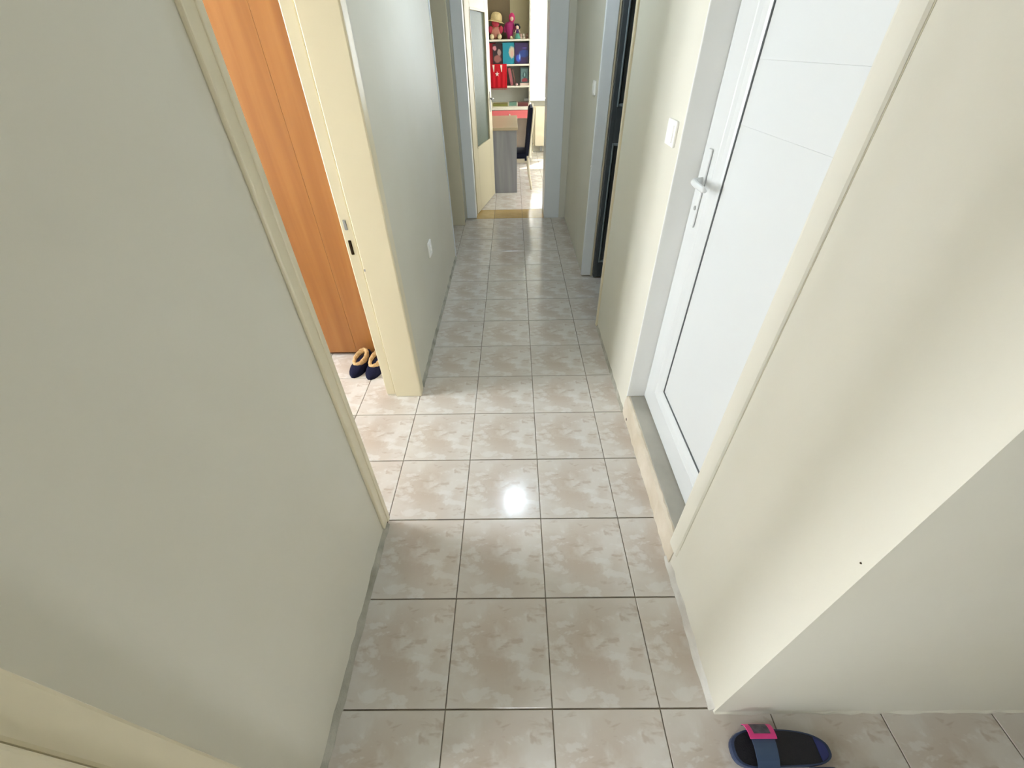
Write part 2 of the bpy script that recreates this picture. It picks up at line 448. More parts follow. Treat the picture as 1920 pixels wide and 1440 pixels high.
gb.box(FX+0.014, FX+0.03, i0+.169, i1-.169, j0+0.169, j0+0.169+ga).box(FX+0.014, FX+0.03, i0+.169, i1-.169, j1-0.169-ga, j1-0.169).build('gasket', PVCD, t)
zs = [j0+0.169+ga, 1.378, 1.535, j1-0.169-ga]
for za, zb in zip(zs, zs[1:]):
    MB().box(FX+0.018, FX+0.035, i0+0.169+ga, i1-0.169-ga, za+0.00015, zb-0.00015).build('panel_board', PVC, t)
hy, hz = 1.582, 1.195
hp = MB().box(FX-0.011, FX-0.003, hy-0.016, hy+0.016, hz-0.160, hz+0.10, 0.005).build('handle_plate', PVC, t)
MB().tube([(FX-0.008, hy, hz), (FX-0.024, hy, hz), (FX-0.037, hy-0.004, hz), (FX-0.045, hy-0.018, hz), (FX-0.047, hy-0.05, hz-0.001), (FX-0.044, hy-0.10, hz-0.003), (FX-0.041, hy-0.118, hz-0.004)],
          [0.012, 0.011, 0.011, 0.011, 0.0105, 0.010, 0.006], 12).build('handle_lever', PVC, hp, True)
MB().tube([(FX-0.0135, hy, hz-0.092), (FX-0.009, hy, hz-0.092)], 0.008, 12).build('keyhole', PLASTICG, hp)

# ------------------------------------------------------------------ dark door on the right (open into its room)
SLATE = mat('slate_door', (74, 80, 84), 0.35); SLATEB = mat('slate_bead', (140, 152, 158), 0.3)
t = struct(empty('trim_9'), 'white frame of the dark door on the right wall')
MB().box(XR-0.012, 0.655, 3.378, 3.402, 0.012, DH, 0.005).build('jamb', FRAMEB, t)
MB().box(0.655, 0.668, 3.385, 3.402, 0.0, DH, 0.002).build('door_stop', FRAME, t)
MB().box(XR-0.010, XR+0.002, 2.555, 2.59, 0.0, DH+.06, 0.003).box(XR-0.006, 0.70, 2.586, 2.604, 0.0, DH, 0.003).build('architrave', FRAME, t)
MB().box(XR-0.018, XR-0.010, 3.379, 3.388, 0.86, 0.875, 0.002).build('hook', PLASTIC, t)
t = struct(empty('door_2'), 'dark grey panelled door standing open on the right')
MB().box(0.672, 0.703, 3.345, 3.385, 0.012, 2.03, 0.003).build('leaf_stile', SLATE, t)
MB().box(1.34, 1.45, 3.345, 3.385, 0.012, 2.03, 0.003).build('leaf_stile', SLATE, t)
for za, zb in ((0.012, 0.14), (1.02, 1.235), (1.93, 2.03)):
    MB().box(0.703, 1.34, 3.345, 3.385, za, zb, 0.003).build('leaf_rail', SLATE, t)
for za, zb in ((0.14, 1.02), (1.235, 1.93)):
    MB().box(0.722, 1.32, 3.36, 3.372, za+.018, zb-.018).build('panel', SLATE, t)
    MB().box(0.703, 0.713, 3.339, 3.352, za, zb, 0.003).box(1.32, 1.34, 3.342, 3.36, za, zb, 0.004).box(0.713, 1.32, 3.345, 3.36, za, za+.018, 0.004).box(0.713, 1.32, 3.345, 3.36, zb-.018, zb, 0.004).build('bead', SLATEB, t)

# ------------------------------------------------------------------ glazed door leaf at the end
t = struct(empty('door_3', (-0.45, 5.10, 0), math.atan2(0.88, 0.18)), 'cream door with tall frosted pane standing open at the corridor end')
LC = mat('cream_leaf', (196, 186, 156), 0.5, 0.3)
FG = mat('frosted_glass', (96, 104, 90), 0.55, 0.25, bump=0.15, bscale=45, vary=(90, 98, 84), vscale=3)
b = MB()
b.box(0, 0.17, -0.02, 0.02, 0.012, 2.03, 0.003).box(0.735, 0.895, -0.02, 0.02, 0.012, 2.03, 0.003).box(0.17, 0.735, -0.02, 0.02, 0.012, 0.68, 0.003).box(0.17, 0.735, -0.02, 0.02, 1.835, 2.03, 0.003)
b.build('leaf', LC, t)
MB().box(0.172, 0.733, -0.004, 0.004, 0.682, 1.833).build('pane', FG, t)
MB().box(0.17, 0.735, -0.024, -0.016, 0.665, 0.682, 0.003).box(0.17, 0.735, -0.024, -0.016, 1.833, 1.85, 0.003).box(0.155, 0.172, -0.024, -0.016, 0.682, 1.833, 0.003).box(0.733, 0.748, -0.024, -0.016, 0.682, 1.833, 0.003).build('glazing_bead', LC, t)
hp = MB().box(0.80, 0.84, -0.026, -0.02, 0.95, 1.15, 0.004).build('handle_plate', PLASTICG, t)
MB().tube([(0.82, -0.022, 1.08), (0.82, -0.06, 1.08), (0.80, -0.068, 1.08), (0.71, -0.068, 1.08)], 0.008, 8).build('handle_lever', PLASTICG, hp, True)

MB().ball((XR, 0.351, 0.885), 0.002, n=8).build('nail_hole', DARKHOLE, bpy.data.objects['wall_right'])

# ------------------------------------------------------------------ ceiling lamp in the corridor
t = tag(empty('ceiling_lamp', (-0.04, 2.90, ZC)), 'round cold white ceiling lamp lit above the corridor', 'lamp')
MB().lathe([(0.10, -0.03), (0.105, -0.02), (0.105, 0.0)], n=28).build('base', LAMPB, t)
MB().lathe([(0.004, -0.085), (0.05, -0.08), (0.08, -0.065), (0.095, -0.045), (0.098, -0.028)], n=28).build('shade', LAMP, t, True)

# ------------------------------------------------------------------ wall fittings
def wall_plate(name, x, y, z, side, wy, hz_, kind):
    # side: direction the plate faces along x (+1 / -1)
    t = empty(name, (x, y, z))
    a, bq = (0, side*0.010)
    MB().box(min(a, bq), max(a, bq), -wy/2, wy/2, -hz_/2, hz_/2, 0.003).build('plate', PLASTIC, t)
    if kind == 'switch':
        MB().box(min(side*.009, side*.014), max(side*.009, side*.014), -wy*.34, wy*.34, -hz_*.34, hz_*.34, 0.002).build('rocker', PLASTIC, t)
    else:
        MB().lathe([(0.02, 0.0), (0.021, 0.004), (0.017, 0.005), (0.016, 0.0008)], n=20, mtx=Matrix.Translation((side*.0095, 0, 0)) @ Matrix.Rotation(side*math.pi/2, 4, 'Y')).build('socket_cup', PLASTIC, t)
        for q in (-0.008, 0.008):
            MB().tube([(side*.0095, q, 0), (side*.0118, q, 0)], 0.0022, 8).build('socket_hole', DARKHOLE, t)
    return t
tag(wall_plate('light_switch', XR, 1.752, 1.318, -1, 0.098, 0.082, 'switch'), 'white light switch on the right wall beside the white door', 'light switch')
tag(wall_plate('light_switch', XR, 3.60, 1.325, -1, 0.085, 0.085, 'switch'), 'small white light switch beyond the dark door', 'light switch')
tag(wall_plate('wall_socket', XL, 2.69, 0.54, 1, 0.095, 0.095, 'socket'), 'white power socket low on the left corridor wall', 'socket')

# ------------------------------------------------------------------ wardrobe
t = tag(empty('wardrobe', (0, 2.24, 0)), 'orange-brown wooden wardrobe seen through the left doorway', 'wardrobe')
MB().box(-1.955, -0.765, 0.022, 0.58, 0.04, 2.12).build('carcass', WOOD, t)
MB().box(-1.955, -0.765, 0.03, 0.56, 0.0, 0.04).build('plinth', WOODD, t)
for xa, xb in ((-1.955, -1.502), (-1.502, -1.049), (-1.049, -0.765)):
    MB().box(xa+0.0005, xb-0.0005, 0, 0.021, 0.028, 2.12, 0.0008, 1).build('door', WOOD, t)

# ------------------------------------------------------------------ slipper boots
NAVY = mat('navy_felt', (30, 31, 52), 0.9, 0.1, bump=0.3, bscale=140)
FUR = mat('tan_fleece', (222, 190, 142), 0.95, 0.05, bump=0.9, bscale=160, vary=(200, 160, 112), vscale=60)
LINING = mat('dark_lining', (60, 45, 30), 0.95, 0.05)
def slipper_boot():
    t = empty('slipper_boot')
    # toe towards -Y
    rings = []
    for i in range(15):
        u = i/14.0
        y = -0.120 + 0.235*u
        d = (0.40-u)/0.40 if u < 0.40 else (u-0.40)/0.64
        wdt = max(0.047*(max(0.0, 1 - d**2.3))**0.5, 0.010)
        hgt = 0.016 + 0.040*math.sin(min(1.0, u*2.1 + 0.08)*math.pi/2) + (0.012*(u-.5) if u > .5 else 0)
        if u > 0.93: hgt *= 0.85
        ring = [(-wdt, y, 0.0)] + [(-wdt*math.cos(math.pi*k/12)*1.05, y, 0.006 + hgt*math.sin(math.pi*k/12)**0.75) for k in range(13)] + [(wdt, y, 0.0)]
        rings.append(ring)
    MB().loft(rings).build('upper', NAVY, t, True)
    def ell(z0, rx, ry, yc, slope, a): 
        y = ry*math.sin(a)
        return Vector((rx*math.cos(a), yc + y, z0 + slope*y))
    rings = [[ell(z, rx, ry, 0.012, 0.20, 2*math.pi*k/28) for k in range(28)] for z, rx, ry in ((0.036, 0.044, 0.072), (0.046, 0.040, 0.067), (0.056, 0.035, 0.063))]
    MB().loft(rings, cap=False).build('shaft', NAVY, t, True)
    b = MB(); R = []
    for i in range(41):
        a = 2*math.pi*i/40; c = ell(0.060, 0.0315, 0.062, 0.012, 0.22, a); q = []
        out = Vector((math.cos(a)/0.0315, math.sin(a)/0.062, 0)).normalized()
        for k in range(10):
            bb = 2*math.pi*k/10; rr = 1 + 0.10*math.sin(i*4.7 + k*2.9)
            q.append(c + (out*math.cos(bb)*0.0125 + Vector((0, 0, 1))*math.sin(bb)*0.022)*rr)
        R.append(q)
    b.loft(R, cap=False).build('fleece_collar', FUR, t, True)
    MB().loft([[ell(0.058, 0.029, 0.056, 0.012, 0.08, 2*math.pi*k/28) for k in range(28)], [ell(0.0615, 0.025, 0.050, 0.012, 0.08, 2*math.pi*k/28) for k in range(28)]]).build('insole', LINING, t)
    return t
s1 = slipper_boot(); s1.location = (-0.986, 2.115, 0); s1.rotation_euler[2] = math.radians(-12)
tag(s1, 'navy slipper boot with tan fleece collar, left one by the wardrobe', 'slipper', 'slipper boots by the wardrobe')
s2 = copy_tree(s1); s2.location = (-0.882, 2.095, 0); s2.rotation_euler[2] = math.radians(-10)
tag(s2, 'navy slipper boot with tan fleece collar, right one nearest the door frame', 'slipper', 'slipper boots by the wardrobe')

# ------------------------------------------------------------------ pool slides in the hall
SOLE = mat('slide_sole', (52, 66, 96), 0.55); BED = mat('slide_footbed', (14, 15, 24), 0.6, bump=0.3, bscale=250)
STRAP = mat('slide_strap', (54, 72, 100), 0.5); PINK = mat('pink_buckle', (226, 62, 140), 0.4); PLATE = mat('buckle_plate', (92, 90, 100), 0.45, vary=(60, 58, 70), vscale=60)
HEELB = mat('slide_heel_blue', (34, 42, 100), 0.5)
def slide():
    t = empty('pool_slide')   # toe towards -X, strap across Y
    def outline(n=44):
        pts = []
        for i in range(n):
            a = 2*math.pi*i/n; ca, sa = math.cos(a), math.sin(a)
            x = 0.137*math.copysign(abs(ca)**0.80, ca)
            u = (x + 0.137)/0.274            # 0 toe, 1 heel
            wd = 0.052 - 0.014*u - 0.0045*math.sin(math.pi*min(1, u*1.15))
            y = wd*math.copysign(abs(sa)**0.74, sa) + 0.006*math.sin(math.pi*u)
            pts.append((x, y))
        return pts
    o1 = outline()
    MB().loft([[(x*.97, y*.95, 0) for x, y in o1], [(x, y, 0.006) for x, y in o1], [(x*1.01, y*1.02, 0.022) for x, y in o1], [(x*1.0, y*1.0, 0.030) for x, y in o1]]).build('sole', SOLE, t)
    MB().loft([[(x*.94, y*.92, 0.028) for x, y in o1], [(x*.94, y*.92, 0.0325) for x, y in o1], [(x*.90, y*.86, 0.0315) for x, y in o1]]).build('footbed', BED, t)
    hb = [(x, y) for x, y in o1 if x > 0.098]
    MB().loft([[(x*.93, y*.9, 0.031) for x, y in hb], [(x*.93, y*.9, 0.0338) for x, y in hb]]).build('heel_patch', HEELB, t)
    # strap: arch from -Y side to +Y side
    def arch(v, grow=0.0):
        y = -0.058*math.cos(math.pi*v) ; z = 0.012 + (0.052 + grow)*math.sin(math.pi*v)**0.75
        return y*(1 + grow*4), z
    rings = []
    for i in range(21):
        v = i/20.0; y, z = arch(v); y2, z2 = arch(v, 0.004)
        sk = 0.007*(y/0.058)
        xa, xb = -0.088 + sk*0.7, -0.022 + sk*1.4 - 0.004
        rings.append([(xa, y, z), (xb, y, z), (xb, y2, z2), (xa, y2, z2)])
    MB().loft(rings).build('strap', STRAP, t)
    def patch(v0, v1, g0_, g1_, ins):
        rr = []
        for i in range(9):
            v = v0 + (v1-v0)*i/8; y, z = arch(v, g0_); y2, z2 = arch(v, g1_)
            sk = 0.007*(y/0.058); xa, xb = -0.092 + sk*.7 + ins, -0.020 + sk*1.4 - ins
            rr.append([(xa, y, z), (xb, y, z), (xb, y2, z2), (xa, y2, z2)])
        return MB().loft(rr)
    bk = patch(0.60, 0.95, 0.003, 0.0075, 0.0).build('buckle', PINK, t)
    patch(0.67, 0.88, 0.006, 0.0085, 0.014).build('buckle_plate', PLATE, bk)
    return t
p1 = slide(); p1.location = (0.732, 0.243, 0); p1.rotation_euler[2] = math.radians(0)
tag(p1, 'navy pool slide with slate strap and pink buckle on the hall floor', 'slipper', 'pool slides in the hall')
p2 = copy_tree(p1); p2.location = (0.892, 0.150, 0); p2.scale = (1, -1, 1)   # mirrored: the other foot
tag(p2, 'second navy pool slide, mostly cut off by the bottom edge', 'slipper', 'pool slides in the hall')

# ------------------------------------------------------------------ far room
SHELFW = mat('shelf_white', (238, 232, 214), 0.4)
OLIVE = mat('shelf_back_brown', (128, 112, 82), 0.6); CREAMB = mat('shelf_back_cream', (196, 188, 152), 0.6)
GREYB = mat('shelf_back_grey', (200, 200, 190), 0.6)
PINKD = mat('pink_drawer', (236, 120, 120), 0.45); REDD = mat('red_panel', (168, 60, 50), 0.5)
# study desk with shelf hutch
t = tag(empty('study_desk', (0, 7.86, 0)), 'white study desk with pink drawer front below the shelves', 'desk')
MB().box(-0.42, 0.31, 0.0, 0.90, 0.755, 0.785, 0.003).build('desk_top', SHELFW, t)
MB().box(-0.42, -0.395, 0.03, 0.90, 0.0, 0.755).build('side_panel', REDD, t)
MB().box(0.285, 0.31, 0.03, 0.90, 0.0, 0.755).build('side_panel', SHELFW, t)
dr = MB().box(-0.385, 0.275, 0.012, 0.03, 0.64, 0.748, 0.003).build('drawer', PINKD, t)
MB().ball((-0.05, 0.0, 0.69), 0.012).build('knob', SHELFW, dr, True)
MB().box(-0.395, 0.285, 0.5, 0.52, 0.15, 0.64).build('modesty_panel', SHELFW, t)
t = tag(empty('shelf_unit', (0, 8.45, 0.785)), 'white open shelf unit standing on the study desk', 'shelf')
MB().box(-0.415, -0.39, 0, 0.33, 0, 1.45).build('side_panel', SHELFW, t)
MB().box(0.277, 0.302, 0, 0.33, 0, 1.45).build('side_panel', SHELFW, t)
for z in (0.233, 0.518, 0.828, 1.43):
    MB().box(-0.39, 0.277, 0, 0.31, z-0.013, z+0.011, 0.002).build('shelf', SHELFW, t)
MB().box(-0.39, 0.277, 0.31, 0.325, 0.0, 0.838).build('back_panel', GREYB, t)
MB().box(-0.39, -0.02, 0.31, 0.325, 0.838, 1.43).build('back_panel', OLIVE, t)
MB().box(-0.02, 0.277, 0.305, 0.325, 0.838, 1.43).build('back_panel', CREAMB, t)

ZS1, ZS2, ZS3 = 0.785+0.244, 0.785+0.529, 0.785+0.839
# plush toy with hat
PK = mat('pink_plush', (196, 74, 90), 0.95, 0.05, bump=0.5, bscale=120); TANP = mat('tan_plush', (200, 140, 122), 0.95, 0.05, bump=0.5, bscale=120)
CRM = mat('cream_plush', (232, 216, 176), 0.95, 0.05)
t = tag(empty('plush_toy', (-0.25, 8.60, ZS3)), 'pink and tan plush toy on the top shelf under a straw hat', 'plush toy')
MB().ball((0, 0, 0.085), 0.085, 1.0, 0.8, 1.0).build('body', TANP, t, True)
MB().ball((0, -0.01, 0.20), 0.06, 1.05, 0.9, 0.95).build('head', PK, t, True)
for s in (-1, 1):
    MB().ball((s*0.08, -0.02, 0.12), 0.04, 0.9, 0.8, 1.2).build('arm', PK, t, True)
    MB().ball((s*0.06, -0.075, 0.035), 0.035, 1, 1.3, 1).build('foot', CRM, t, True)
STRAW = mat('straw', (214, 194, 146), 0.85, 0.1, bump=0.6, bscale=90)
t = tag(empty('sun_hat', (-0.238, 8.57, ZS3+0.225)), 'cream straw sun hat resting on the pink plush toy', 'hat')
mt = Matrix.Rotation(math.radians(10), 4, 'Y')
MB().lathe([(0.088, 0.0), (0.088, 0.03), (0.082, 0.065), (0.06, 0.093), (0.03, 0.104), (0.003, 0.106)], n=22, mtx=mt).build('crown', STRAW, t, True)
MB().lathe([(0.086, 0.003), (0.11, -0.006), (0.130, -0.012), (0.129, -0.016), (0.108, -0.011), (0.085, -0.003)], n=26, mtx=mt).build('brim', STRAW, t, True)
# magenta doll
MAG = mat('magenta_cloth', (168, 44, 108), 0.8); MAGL = mat('hot_pink_cloth', (214, 66, 122), 0.85, bump=0.5, bscale=80); SKIN = mat('doll_skin', (232, 196, 176), 0.5)
t = tag(empty('doll', (-0.028, 8.59, ZS3)), 'doll in a flared magenta dress with hot pink hood', 'doll')
MB().lathe([(0.035, 0.0), (0.045, 0.04), (0.06, 0.10), (0.078, 0.17), (0.06, 0.20), (0.02, 0.215)], n=16).build('dress', MAG, t, True)
MB().ball((0.035, 0.0, 0.255), 0.05, 0.95, 0.9, 1.25).build('hood', MAGL, t, True)
MB().ball((0.035, -0.028, 0.245), 0.028).build('face', SKIN, t, True)
for s in (-1, 1): MB().tube([(s*0.055, 0, 0.18), (s*0.085, -0.01, 0.13), (s*0.075, -0.03, 0.09)], [0.018, 0.015, 0.012]).build('arm', MAG, t, True)
MB().ball((0.02, -0.05, 0.02), 0.022, 1, 1.4, 1).build('shoe', CRM, t, True)
# dark haired doll
HAIR = mat('black_hair', (28, 24, 36), 0.6); TEALC = mat('teal_cloth', (86, 156, 136), 0.8); PURP = mat('purple_cloth', (70, 44, 104), 0.8)
t = tag(empty('doll', (0.092, 8.50, ZS3)), 'small dark-haired doll with teal skirt beside the magenta doll', 'doll')
MB().lathe([(0.05, 0.0), (0.04, 0.03), (0.022, 0.07)], n=14).build('skirt', TEALC, t, True)
MB().lathe([(0.02, 0.065), (0.024, 0.09), (0.018, 0.115), (0.01, 0.12)], n=12).build('bodice', PURP, t, True)
MB().ball((0, 0, 0.142), 0.026, 1, 1, 1.1).build('head', SKIN, t, True)
MB().ball((0.004, 0.01, 0.155), 0.030, 1.1, 1, 1.05).ball((0.03, 0.01, 0.14), 0.018).ball((-0.022, 0.012, 0.17), 0.018).build('hair', HAIR, t, True)
for s in (-1, 1): MB().tube([(s*0.02, 0, 0.11), (s*0.038, -0.01, 0.08)], 0.007).build('arm', SKIN, t, True)
# small figurines
FIG = [mat('figurine_pink', (222, 182, 176), 0.5), mat('figurine_white', (228, 220, 206), 0.5), mat('figurine_brown', (150, 112, 94), 0.6)]
for k, (x, nm) in enumerate(((0.145, 'small pink animal figurine next to the dark-haired doll'), (0.192, 'small white animal figurine, middle of three on the top shelf'), (0.24, 'small brown animal figurine at the right end of the top shelf'))):
    t = tag(empty('figurine', (x, 8.52, ZS3)), nm, 'figurine', 'figurines on the top shelf')
    MB().ball((0, 0, 0.018), 0.019, 1, 1.2, 0.95).build('body', FIG[k], t, True)
    MB().ball((0, -0.012, 0.046), 0.015).build('head', FIG[k], t, True)
    for s in (-1, 1): MB().ball((s*0.009, -0.01, 0.060), 0.006, 1, .6, 1.3, 8).build('ear', FIG[k], t, True)

# face-out folders and books on the middle shelf
def print_mat(name, base, blobs):
    # flat printed cover: soft blobs in object space (x, z)
    m = bpy.data.materials.new(name); m.use_nodes = True
    nt = m.node_tree; b = nt.nodes['Principled BSDF']; b.inputs['Roughness'].default_value = 0.35
    tc = nt.nodes.new('ShaderNodeTexCoord'); prev = None
    nz = nt.nodes.new('ShaderNodeTexNoise'); nz.inputs['Scale'].default_value = 28
    nt.links.new(tc.outputs['Object'], nz.inputs['Vector'])
    for (cx, cz, rx, rz, col) in blobs:
        mp = nt.nodes.new('ShaderNodeMapping'); mp.vector_type = 'POINT'
        mp.inputs['Location'].default_value = (-cx/rx, 0, -cz/rz); mp.inputs['Scale'].default_value = (1/rx, 0, 1/rz)
        nt.links.new(tc.outputs['Object'], mp.inputs[0])
        ln = nt.nodes.new('ShaderNodeVectorMath'); ln.operation = 'LENGTH'; nt.links.new(mp.outputs[0], ln.inputs[0])
        ad = nt.nodes.new('ShaderNodeMath'); ad.operation = 'ADD'; nt.links.new(ln.outputs['Value'], ad.inputs[0])
        sc_ = nt.nodes.new('ShaderNodeMath'); sc_.operation = 'MULTIPLY_ADD'; sc_.inputs[1].default_value = 0.7; sc_.inputs[2].default_value = -0.35
        nt.links.new(nz.outputs[0], sc_.inputs[0]); nt.links.new(sc_.outputs[0], ad.inputs[1])
        r = nt.nodes.new('ShaderNodeMapRange'); r.inputs[1].default_value = 1.15; r.inputs[2].default_value = 0.8
        nt.links.new(ad.outputs[0], r.inputs[0])
        mx = nt.nodes.new('ShaderNodeMix'); mx.data_type = 'RGBA'; nt.links.new(r.outputs[0], mx.inputs[0])
        if prev is None: mx.inputs[6].default_value = lin(base)
        else: nt.links.new(prev, mx.inputs[6])
        mx.inputs[7].default_value = lin(col); prev = mx.outputs[2]
    nt.links.new(prev, b.inputs['Base Color'])
    return m
PAPER = mat('paper', (232, 226, 208), 0.8)
def book(name, loc, wx, hz_, ty, cover, rx=0.0, rz=0.0):
    t = empty(name, loc); t.rotation_euler = (rx, 0, rz)
    MB().box(-wx/2, wx/2, -ty/2, -ty/2+0.003, 0, hz_, 0.001, 1).box(-wx/2, wx/2, ty/2-0.003, ty/2, 0, hz_, 0.001, 1).box(-wx/2, -wx/2+0.003, -ty/2+.003, ty/2-.003, 0, hz_).build('cover', cover, t)
    MB().box(-wx/2+.003, wx/2-0.005, -ty/2+.003, ty/2-.003, 0.004, hz_-0.004).build('pages', PAPER, t)
    return t
REDC = mat('red_cover', (188, 30, 48), 0.5)
tag(book('book', (-0.315, 8.60, ZS2), 0.11, 0.27, 0.03, REDC, 0.06), 'red covered book at the left end of the middle shelf', 'book', 'books on the middle shelf')
tag(book('book', (-0.225, 8.56, ZS2), 0.165, 0.262, 0.022, print_mat('cover_dark', (62, 44, 48), [(-0.05, 0.205, 0.03, 0.03, (222, 150, 160)), (0.02, 0.15, 0.03, 0.045, (188, 160, 150)), (-0.01, 0.07, 0.06, 0.05, (170, 112, 104))]), 0.05), 'dark brown picture book with pale pink print', 'book', 'books on the middle shelf')
tag(book('book', (-0.055, 8.54, ZS2), 0.185, 0.272, 0.022, print_mat('cover_teal', (34, 150, 172), [(0.055, 0.15, 0.05, 0.075, (214, 196, 168)), (0.06, 0.13, 0.02, 0.04, (222, 178, 160))]), 0.05), 'teal picture book with a pale oval print', 'book', 'books on the middle shelf')
tag(book('book', (0.155, 8.53, ZS2), 0.215, 0.266, 0.022, print_mat('cover_violet', (62, 42, 92), [(0.04, 0.13, 0.09, 0.05, (44, 72, 148)), (-0.05, 0.075, 0.04, 0.05, (60, 92, 206)), (-0.03, 0.09, 0.012, 0.04, (150, 190, 240)), (0.05, 0.20, 0.04, 0.008, (100, 84, 180))]), 0.05), 'dark violet picture book with a glowing blue print', 'book', 'books on the middle shelf')
# red cloth hanging in front of the lower shelf
CLR = mat('red_cloth', (206, 38, 48), 0.85, 0.1, bump=0.2, bscale=200); CLW = mat('white_print', (246, 226, 214), 0.85)
t = tag(empty('hanging_cloth', (-0.225, 8.440, ZS2+0.004)), 'red hanging cloth with a white star and two white stripes', 'cloth')
def cloth_pt(u, v, d=0.0):
    x = -0.138 + 0.276*u
    return (x, 0.004 - d + 0.005*math.sin(u*22 + 1.0)*min(1, v*2.0), -0.315*v)
b = MB(); top = [[(-0.138 + 0.276*i/28, 0.06, 0.0) for i in range(29)], [(-0.138 + 0.276*i/28, 0.012, 0.0) for i in range(29)]]
b.loft(top + [[cloth_pt(i/28, j/12) for i in range(29)] for j in range(0, 13)], cap=False, closed=False)
cl = b.build('fabric', CLR, t, True)
sm = cl.modifiers.new('thickness', 'SOLIDIFY'); sm.thickness = 0.003; sm.offset = 0
for k in range(24):
    u = (k + 0.5)/24; x, y, z = cloth_pt(u, 1.0)
    MB().tube([(x, y, z+0.004), (x + random.uniform(-.003, .003), y, z-0.022)], 0.0022, 5).build('fringe', CLR, t)
st = []
for k in range(10):
    a = math.pi/2 + k*math.pi/5; r = 0.036 if k % 2 == 0 else 0.015
    st.append((-0.02 + r*math.cos(a), -0.128 + r*math.sin(a)))
MB().prism(st, 1, -0.007, -0.005).build('star', CLW, t)
for xs in (-0.075, 0.05):
    MB().prism([(xs-0.018, -0.008), (xs+0.016, -0.008), (xs+0.006, -0.10), (xs-0.001, -0.10)], 1, -0.007, -0.005).build('stripe', CLW, t)
# leaning books and framed picture on the lower shelf
def lean_book(x, hz_, ty, col, ang, lab):
    t = empty('book', (x, 8.60, ZS1)); t.rotation_euler = (0, ang, 0)
    cm = mat('spine_' + lab.split()[0], col, 0.55)
    MB().box(0, ty, -0.09, -0.087, 0.0, hz_, .001, 1).box(0, 0.003, -0.087, 0.08, 0.0, hz_, 0.001, 1).box(ty-0.003, ty, -0.087, 0.08, 0.0, hz_, 0.001, 1).build('cover', cm, t)
    MB().box(0.003, ty-0.003, -0.087, 0.078, 0.003, hz_-0.003).build('pages', PAPER, t)
    return tag(t, lab, 'book', 'books leaning on the lower shelf')
lean_book(-0.025, 0.235, 0.045, (186, 104, 108), -0.20, 'dusty pink book leaning beside the red cloth')
lean_book(0.052, 0.225, 0.02, (120, 82, 70), -0.26, 'brown thin book leaning on the dusty pink one')
BALL = mat('pink_ball', (226, 178, 180), 0.5)
t = tag(empty('toy_ball', (0.075, 8.47, ZS1)), 'small pale pink ball in front of the leaning books', 'ball')
MB().ball((0, 0, 0.018), 0.018).build('ball_shell', BALL, t, True)
MB().torus((0, 0, 0.018), 1.0, 0.0012, 0.018, 0.018).build('seam', PAPER, t, True)
t = tag(empty('picture_frame', (0.205, 8.50, ZS1 + 0.034)), 'dark framed picture with teal and red print on the lower shelf', 'picture frame')
t.rotation_euler = (-0.06, 0, 0)
FR = mat('dark_frame', (58, 78, 80), 0.4)
MB().box(-0.072, -0.056, -0.008, 0.008, 0, 0.205, .003).box(0.056, 0.072, -0.008, 0.008, 0, 0.205, .003).box(-.056, .056, -.008, .008, 0, 0.016, .003).box(-.056, .056, -.008, .008, .189, .205, .003).build('frame', FR, t)
MB().box(-0.056, 0.056, -0.002, 0.004, 0.016, 0.189).build('print', print_mat('print_teal', (108, 140, 138), [(0, 0.10, 0.035, 0.05, (64, 96, 96)), (0, 0.035, 0.05, 0.03, (150, 58, 66)), (0.0, 0.11, 0.008, 0.03, (150, 190, 190))]), t)
BOXP = mat('pale_box', (226, 200, 184), 0.6)
t = tag(empty('small_box', (0.205, 8.50, ZS1)), 'flat pale pink box under the dark framed picture', 'box')
MB().box(-0.075, 0.07, -0.03, 0.05, 0, 0.022, .002).build('box_base', BOXP, t)
MB().box(-0.077, 0.072, -0.032, 0.052, 0.020, 0.033, .002).build('lid', BOXP, t)
# books lying on the desk
for (x, y, wx, wy, hz_, col, lab) in ((-0.20, 8.16, 0.24, 0.17, 0.035, (128, 126, 60), 'olive green book lying on the study desk'),
                                      (0.005, 8.20, 0.12, 0.17, 0.045, (110, 148, 130), 'grey green book lying in the middle of the study desk'),
                                      (0.17, 8.14, 0.17, 0.20, 0.04, (96, 40, 38), 'dark red book lying at the right of the study desk')):
    t = tag(empty('book', (x, y, 0.785)), lab, 'book', 'books lying on the study desk')
    cm = mat('cover_' + lab.split()[0] + lab.split()[1], col, 0.5)
    MB().box(-wx/2, wx/2, -wy/2, wy/2, 0, 0.003).box(-wx/2, wx/2, -wy/2, wy/2, hz_-.003, hz_).box(-wx/2, wx/2, -wy/2, -wy/2+.003, .003, hz_-.003).build('cover', cm, t)
    MB().box(-wx/2+.005, wx/2-.005, -wy/2+.003, wy/2-.005, .003, hz_-.003).build('pages', PAPER, t)

# slab-ended table in front
TT = mat('table_top_tan', (186, 168, 136), 0.3); TG = wood('table_grey', (138, 138, 142), (150, 150, 154), (164, 164, 166), 0.45)
t = tag(empty('slab_table', (0, 6.02, 0)), 'grey slab-ended table with tan top beyond the glazed door', 'table')
MB().box(-0.62, 0.06, -0.015, 1.10, 0.735, 0.768, 0.004).build('table_top', TT, t)
MB().box(-0.60, 0.045, 0.01, 0.05, 0.0, 0.735, 0.002).build('end_panel', TG, t)
MB().box(-0.60, 0.045, 1.03, 1.07, 0.0, 0.735, 0.002).build('end_panel', TG, t)
MB().box(-0.30, -0.27, 0.05, 1.03, 0.12, 0.735).build('stretcher_panel', TG, t)

